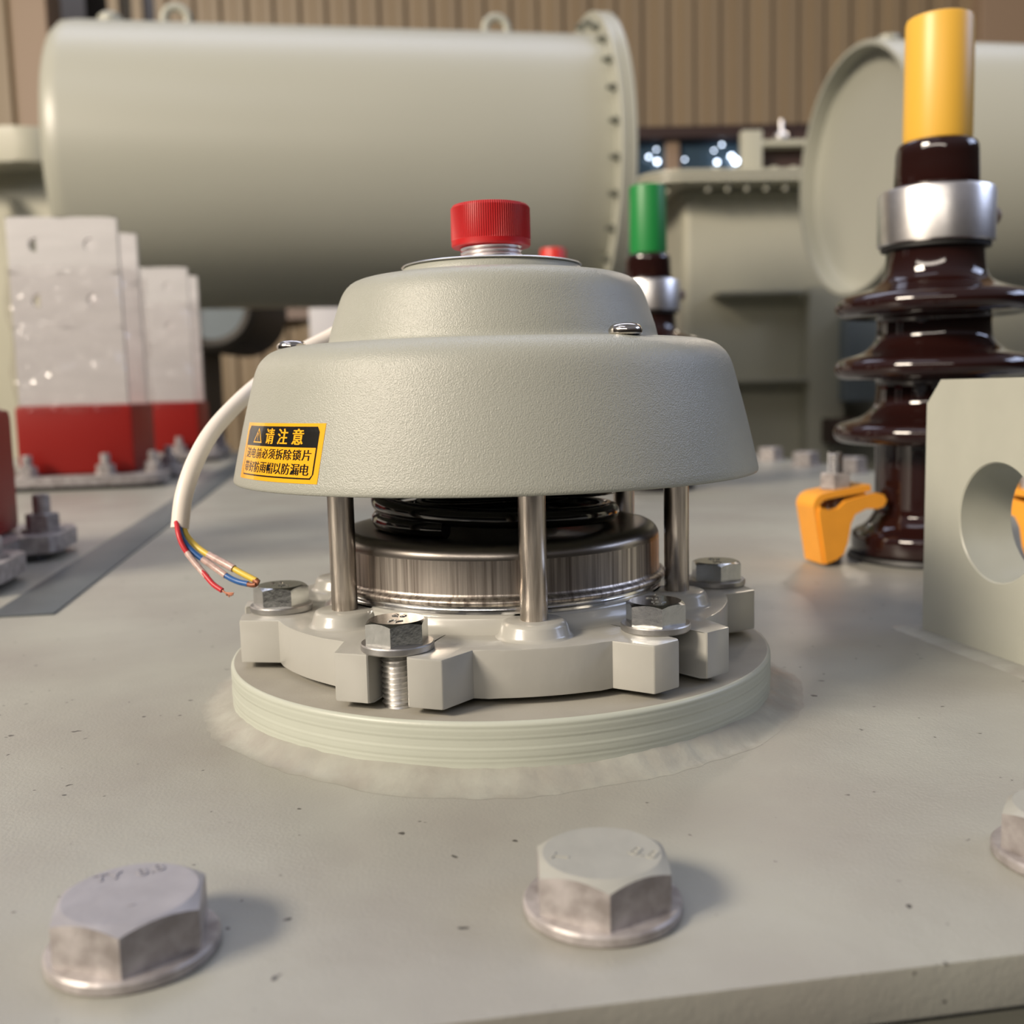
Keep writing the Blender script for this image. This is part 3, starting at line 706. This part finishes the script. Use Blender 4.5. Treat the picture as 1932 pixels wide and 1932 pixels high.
# ------------------------------------------------------------------ low voltage terminals (left)
def terminal(loc, lab, film=True):
    t = empty('low_voltage_terminal', loc, A, lab, 'terminal', 'flat metal terminals on red bases')
    bm = bmesh.new(); w_, d_ = 0.118, 0.128; ch = 0.03
    pl = [(-w_+ch, -d_), (w_-ch, -d_), (w_-.006, -d_+.012), (w_, -d_+ch), (w_, -.045), (w_-.006, -.036), (.092, -.030), (.092, .030), (w_-.006, .036), (w_, .045), (w_, d_-ch), (w_-.006, d_-.012), (w_-ch, d_), (-w_+ch, d_), (-w_, d_-ch), (-w_, .045), (-.092, .030), (-.092, -.030), (-w_, -.045), (-w_, -d_+ch)]
    prism(bm, pl, 0.006, 0.019, bev=0.001); obj('flange_plate', bm, M['galv'], t)
    bm = bmesh.new(); prism(bm, [(x*0.93, y*0.93) for x, y in pl], 0.0, 0.006); obj('flange_gasket', bm, M['rubber'], t)
    bm = bmesh.new(); box(bm, -0.078, 0.078, -0.090, 0.090, 0.019, 0.116, bev=0.008); obj('resin_base', bm, M['redres'], t)
    for y in (-0.075, 0.070):
        bm = bmesh.new(); Mx = None; x0, x1, z0, z1, th = -0.072, 0.072, 0.114, 0.372, 0.006
        # plate with four holes, built as a grid of quads around each hole
        def cell(xa, xb, za, zb_, hole):
            if not hole:
                return
            cx_, cz_, rr = (xa+xb)/2, (za+zb_)/2, 0.0095
            an = [PI/4+PI/2*i/6 for i in range(24)]
            rows = []
            for a in an:
                c0, s0 = math.cos(a), math.sin(a); k = 1/max(abs(c0)/((xb-xa)/2), abs(s0)/((zb_-za)/2))
                rows.append([bm.verts.new((cx_+rr*c0, y+th, cz_+rr*s0)), bm.verts.new((cx_+rr*c0, y-th, cz_+rr*s0)), bm.verts.new((cx_+k*c0, y-th, cz_+k*s0)), bm.verts.new((cx_+k*c0, y+th, cz_+k*s0))])
            for i in range(24):
                a, b = rows[i], rows[(i+1) % 24]
                for q in ((0, 1), (1, 2), (3, 0)): bm.faces.new((a[q[0]], b[q[0]], b[q[1]], a[q[1]]))
        cell(x0, 0, z1-0.075, z1, 1); cell(0, x1, z1-0.075, z1, 1); cell(x0, 0, z1-0.15, z1-0.075, 1); cell(0, x1, z1-0.15, z1-0.075, 1)
        bmesh.ops.remove_doubles(bm, verts=bm.verts[:], dist=1e-6)
        box(bm, x0, x1, y-th, y+th, z0, z1-0.15)
        for fx in (x0, x1):
            bm.faces.new([bm.verts.new(q) for q in ((fx, y-th, z1-0.15), (fx, y+th, z1-0.15), (fx, y+th, z1), (fx, y-th, z1))])
        bm.faces.new([bm.verts.new(q) for q in ((x0, y-th, z1), (x1, y-th, z1), (x1, y+th, z1), (x0, y+th, z1))])
        bmesh.ops.remove_doubles(bm, verts=bm.verts[:], dist=1e-6)
        obj('terminal_blade', bm, M['blade'], t, smooth=30)
    for x, y in ((-0.06, -0.108), (0.042, -0.108), (0.099, -0.072), (0.099, 0.072), (0.042, 0.108), (-0.06, 0.108), (-0.099, -0.072)):
        bm = bmesh.new(); hexhead(bm, 0.022, 0.0125, 0.021); lathe(bm, [(0.0066, 0.033), (0.0066, 0.047), (0.0055, 0.0485)], 20); lathe(bm, [(0.016, 0.019), (0.016, 0.0215)], 24)
        bmesh.ops.transform(bm, matrix=Matrix.Translation((x, y, 0)), verts=bm.verts[:]); obj('stud_nut', bm, M['galv'], t, smooth=25)
    if film:
        bm = bmesh.new(); g = []
        for j in range(15):
            z = 0.105+0.20*j/14; row = []
            for i in range(48):
                a = 2*PI*i/48; k = 1/max(abs(math.cos(a))/0.080, abs(math.sin(a))/0.094)
                k = min(k, 0.112); k *= 1+0.03*math.sin(a*9+j)+random.uniform(-.012, .012)
                row.append(bm.verts.new((k*math.cos(a), k*math.sin(a), z)))
            g.append(row)
        for a, b in zip(g, g[1:]):
            for i in range(48): bm.faces.new((a[i], a[(i+1) % 48], b[(i+1) % 48], b[i]))
        tag(obj('plastic_film', bm, M['film'], t, smooth=50), 'clear wrinkled plastic wrap')
    return t
M['blade'] = mat('satin_tinned_blade', (0.84, 0.82, 0.815), 0.42, 0.72, var=0.07, vscale=12, stretch=(1, 1, 6), bump=0.2, bscale=300, bdist=0.0003, bstretch=(0.2, 1, 1))
terminal(lw(-0.395, 0.385), 'nearest red based terminal cut off by the left photo edge', film=False)
terminal(lw(-0.4245, 1.215), 'silver two bladed terminal with bolt holes on a red base, film wrapped')
terminal(lw(-0.408, 1.79), 'smaller far silver terminal on a red base, left of the white cable')

# ------------------------------------------------------------------ conservators
def cyl_obj(name, prof, m_, parent, seg=96, **k):
    bm = bmesh.new(); lathe(bm, prof, seg, M4=Matrix.Rotation(PI/2, 4, 'Y'), **k); return obj(name, bm, m_, parent, smooth=40)
pl_, pr_ = at(140, 306, 2.34), at(1108, 297, 2.53)
ax = (pr_-pl_); Lc = Vector((ax.x, ax.y)).length; az = math.atan2(ax.y, ax.x)
c1 = empty('oil_conservator', (pl_.x, pl_.y, 0.705), az, 'large pale green horizontal cylinder tank with bolted flange behind the valve', 'conservator tank')
cyl_obj('tank_shell', [(0.0, 0.0), (0.30, 0.0), (0.332, 0.006), (0.346, 0.022), (0.350, 0.05), (0.350, Lc-0.012)], M['cyl'], c1)
fl = cyl_obj('end_flange', [(0.33, Lc-0.012), (0.402, Lc-0.012), (0.404, Lc-0.010), (0.404, Lc+0.004), (0.400, Lc+0.006), (0.400, Lc+0.009), (0.404, Lc+0.011), (0.404, Lc+0.026), (0.402, Lc+0.028), (0, Lc+0.028)], M['cyl'], c1)
for k in range(28):
    a = 2*PI*(k+0.4)/28
    bm = bmesh.new(); hexhead(bm, 0.018, 0.010); lathe(bm, [(0.006, 0.010), (0.006, 0.022)], 12)
    bmesh.ops.transform(bm, matrix=Matrix.Translation((Lc-0.012, 0.376*math.cos(a), 0.376*math.sin(a))) @ Matrix.Rotation(-PI/2, 4, 'Y'), verts=bm.verts[:])
    obj('flange_bolt', bm, M['tankbolt'], fl)
def eye(parent, x, s=1.0):
    bm = bmesh.new()
    pts = [(x+0.030*s*math.cos(2*PI*i/32), 0, 0.374+0.030*s*math.sin(2*PI*i/32)) for i in range(33)]
    tube(bm, pts, 0.0105*s, 12); box(bm, x-0.032*s, x+0.032*s, -0.010, 0.010, 0.340, 0.356); obj('lifting_eye', bm, M['cyl'], parent)
eye(c1, at(323, 35, 2.36).x-pl_.x+0.01); eye(c1, at(937, 45, 2.45).x-pl_.x+0.01)
bm = bmesh.new(); lathe(bm, [(0.024, 0.345), (0.024, 0.358), (0.030, 0.360), (0.030, 0.374), (0.018, 0.384), (0, 0.386)], 24, (at(205, 40, 2.34).x-pl_.x, 0)); obj('filler_plug', bm, M['cyl'], c1)

pc = at(1607, 325, 2.46)
c2 = empty('oil_conservator', pc, R(8.5), 'pale green cylinder tank with round recessed end behind the yellow topped bushing', 'conservator tank')
rim = cyl_obj('tank_shell', [(0.312, 0.08), (0.312, 0.004), (0.314, 0.0), (0.323, 0.0), (0.326, 0.004), (0.326, 1.7), (0, 1.7)], M['cyl'], c2, cap0=False)
cyl_obj('end_cap', [(0.0, 0.055), (0.28, 0.055), (0.303, 0.051), (0.3125, 0.042)], M['cyl'], c2, cap1=False)
bm = bmesh.new(); lathe(bm, [(0.02, 0.322), (0.02, 0.336), (0.03, 0.338), (0.03, 0.350), (0.0, 0.358)], 20, (0.10, 0)); obj('filler_plug', bm, M['cyl'], c2)

# round drum seen under the first conservator
pd = at(398, 575, 3.3)
dr = empty('round_drum', pd, R(0), 'dark rimmed grey blue round drum end under the left end of the conservator', 'drum')
Mx = Matrix.Rotation(PI/2, 4, 'X')
bm = bmesh.new(); lathe(bm, [(0.0, -0.02), (0.118, -0.02)], 64, M4=Mx, cap1=False); obj('drum_face', bm, M['bluegrey'], dr)
bm = bmesh.new(); lathe(bm, [(0.118, -0.02), (0.118, 0.012), (0.14, 0.02), (0.160, 0.005), (0.165, -0.03), (0.165, -0.5), (0, -0.5)], 64, M4=Mx, cap0=False); obj('drum_rim', bm, M['dark'], dr)
bm = bmesh.new(); box(bm, -0.15, -0.09, 0.05, 0.45, -1.40-pd.z, -0.14); obj('drum_stand', bm, M['dark'], dr)
bm = bmesh.new(); a, b = at(582, 572, 5.6), at(662, 760, 5.6); box(bm, a.x, b.x, 5.6, 6.1, -1.4, a.z, bev=0.004)
tag(obj('white_cabinet', bm, M['white']), 'plain white cabinet corner just left of the dome and above the cable', 'cabinet')

# ------------------------------------------------------------------ tank behind on the right
def rounded(x0, x1, y0, y1, r, n=8):
    out = []
    for cx_, cy_, a0 in ((x1-r, y0+r, -90), (x1-r, y1-r, 0), (x0+r, y1-r, 90), (x0+r, y0+r, 180)):
        for i in range(n+1):
            a = R(a0+90*i/n); out.append((cx_+r*math.cos(a), cy_+r*math.sin(a)))
    return out
YB = 3.55
q0 = at(1300, 420, YB)
bt = empty('background_tank', (q0.x, YB, 0), R(2), 'pale green transformer tank with bolted rim and shelf brackets behind the green bushing', 'transformer tank')
zt = at(1350, 345, (YB-0.1)).z; zt2 = at(1350, 322, (YB-0.1)).z
wx = at(1900, 420, YB).x-q0.x
bm = bmesh.new(); prism(bm, rounded(-0.02, 1.6, 0.0, 1.1, 0.03), -1.4, zt-0.01); obj('tank_wall', bm, M['tank'], bt)
bm = bmesh.new()
prism(bm, rounded(-0.20, 1.75, -0.17, 1.25, 0.16), zt-0.004, zt+0.012, bev=0.002, only_top=False); obj('rim_flange', bm, M['tank'], bt)
bm = bmesh.new(); prism(bm, rounded(-0.19, 1.74, -0.16, 1.24, 0.15), zt+0.012, zt+0.019); obj('rim_gasket', bm, M['brownbox'], bt)
bm = bmesh.new(); prism(bm, rounded(-0.20, 1.75, -0.17, 1.25, 0.16), zt+0.019, zt+0.036, bev=0.002, only_top=False); obj('tank_cover', bm, M['tank'], bt)
for k in range(14):
    x = -0.03+k*0.07 if k else -0.10
    bm = bmesh.new(); hexhead(bm, 0.024, 0.014); lathe(bm, [(0.008, 0.014), (0.008, 0.03)], 12)
    yb_ = -0.13 if k else -0.10
    bmesh.ops.transform(bm, matrix=Matrix.Translation((x, yb_, zt-0.004)) @ Matrix.Rotation(PI, 4, 'X'), verts=bm.verts[:]); obj('rim_bolt', bm, M['tank'], bt)
    if k < 6:
        bm = bmesh.new(); hexhead(bm, 0.024, 0.012); bmesh.ops.transform(bm, matrix=Matrix.Translation((x+0.03, yb_, zt+0.036)), verts=bm.verts[:]); obj('rim_bolt', bm, M['tank'], bt)
def lp(x, y, d=0.0):
    p = at(x, y, YB+d); return p.x-q0.x, p.z
for ya in (553, 716):
    x0, z0 = lp(1345, ya, -0.04); x1, _ = lp(1512, ya, -0.04)
    bm = bmesh.new(); box(bm, x0, x1, -0.13, 0.0, z0-0.012, z0, bev=0.001); obj('wall_bracket', bm, M['tank'], bt)
x0, _ = lp(1527, 600, -.1); x1, _ = lp(1596, 600, -.1)
bm = bmesh.new(); box(bm, x0, x1, -0.10, 0.02, -1.3, lp(1500, 540, -.1)[1], bev=0.004); obj('wall_stiffener', bm, M['tank'], bt)
# upright brown cased terminal parts standing on that tank
ua = at(1432, 345, YB+0.05)
ft = empty('tank_fitting', (ua.x, (YB+0.07), zt+0.0365), 0, 'upright beige post and ledge standing on the background tank', 'tank fitting')
bm = bmesh.new(); a, b = at(1398, 300, (YB+0.07)), at(1436, 300, (YB+0.07)); z1 = at(1415, 248, (YB+0.07)).z-(zt+0.036)
box(bm, a.x-ua.x, b.x-ua.x, -0.02, 0.03, 0, z1, bev=0.003); obj('post', bm, M['tank'], ft)
c_ = at(1510, 280, (YB+0.07)); zl = at(1470, 276, (YB+0.07)).z-(zt+0.036); zl2 = at(1470, 266, (YB+0.07)).z-(zt+0.036)
bm = bmesh.new(); box(bm, b.x-ua.x, c_.x-ua.x+0.3, -0.02, 0.05, zl, zl2); obj('ledge', bm, M['tank'], ft)
bm = bmesh.new(); box(bm, b.x-ua.x, c_.x-ua.x+0.3, 0.05, 0.08, 0, z1, bev=0.002); obj('dark_panel', bm, M['brownbox'], ft)
ub = at(1478, 262, (YB+0.04))
bm = bmesh.new(); lathe(bm, [(0.026, 0), (0.028, 0.006), (0.028, 0.018), (0.018, 0.028), (0.008, 0.034), (0.008, 0.075), (0.0, 0.078)], 24)
tag(obj('terminal_stud', bm, M['alu'], ft, loc=(ub.x-ua.x, 0.0, zl2)), 'bright pointed metal stud')
# control box and small boxes seen under the second conservator
def reparent(o, p):
    mp = Matrix.Translation(p.location) @ Matrix.Rotation(p.rotation_euler.z, 4, 'Z')
    o.parent = p; o.matrix_parent_inverse = mp.inverted(); return o
def pbox(name, x0, x1, y0, y1, Y, dep, m_, lab, par):
    a, b = at(x0, y1, Y), at(x1, y0, Y)
    bm = bmesh.new(); box(bm, a.x, b.x, Y, Y+dep, a.z, b.z, bev=0.004); return tag(reparent(obj(name, bm, m_), par), lab)
pbox('junction_box', 1597, 1700, 590, 757, 3.38, 0.165, M['bluegrey'], 'grey blue junction box', bt)
pbox('terminal_box', 1570, 1690, 788, 838, 3.34, 0.205, M['brownbox'], 'small dark brown box', bt)

# ------------------------------------------------------------------ tank behind on the left
ql = at(60, 340, 3.3)
lt = empty('background_tank', (ql.x, 3.3, 0), R(-2), 'pale tank with thick rounded lid edge at the far left photo edge', 'transformer tank')
za, zb2 = at(30, 305, 3.15).z, at(30, 238, 3.15).z
bm = bmesh.new(); prism(bm, rounded(-1.3, 0.16, -0.16, 0.6, 0.14), za, zb2-0.0, bev=0.006, only_top=False); obj('tank_cover', bm, M['tank'], lt)
bm = bmesh.new(); prism(bm, rounded(-1.2, 0.10, 0.02, 0.5, 0.05), -1.4, za); obj('tank_wall', bm, M['tank'], lt)
bm = bmesh.new(); box(bm, -0.14, -0.10, -0.14, -0.06, at(0, 420, 3.15).z, za-0.05); obj('white_pipe', bm, M['white'], lt)
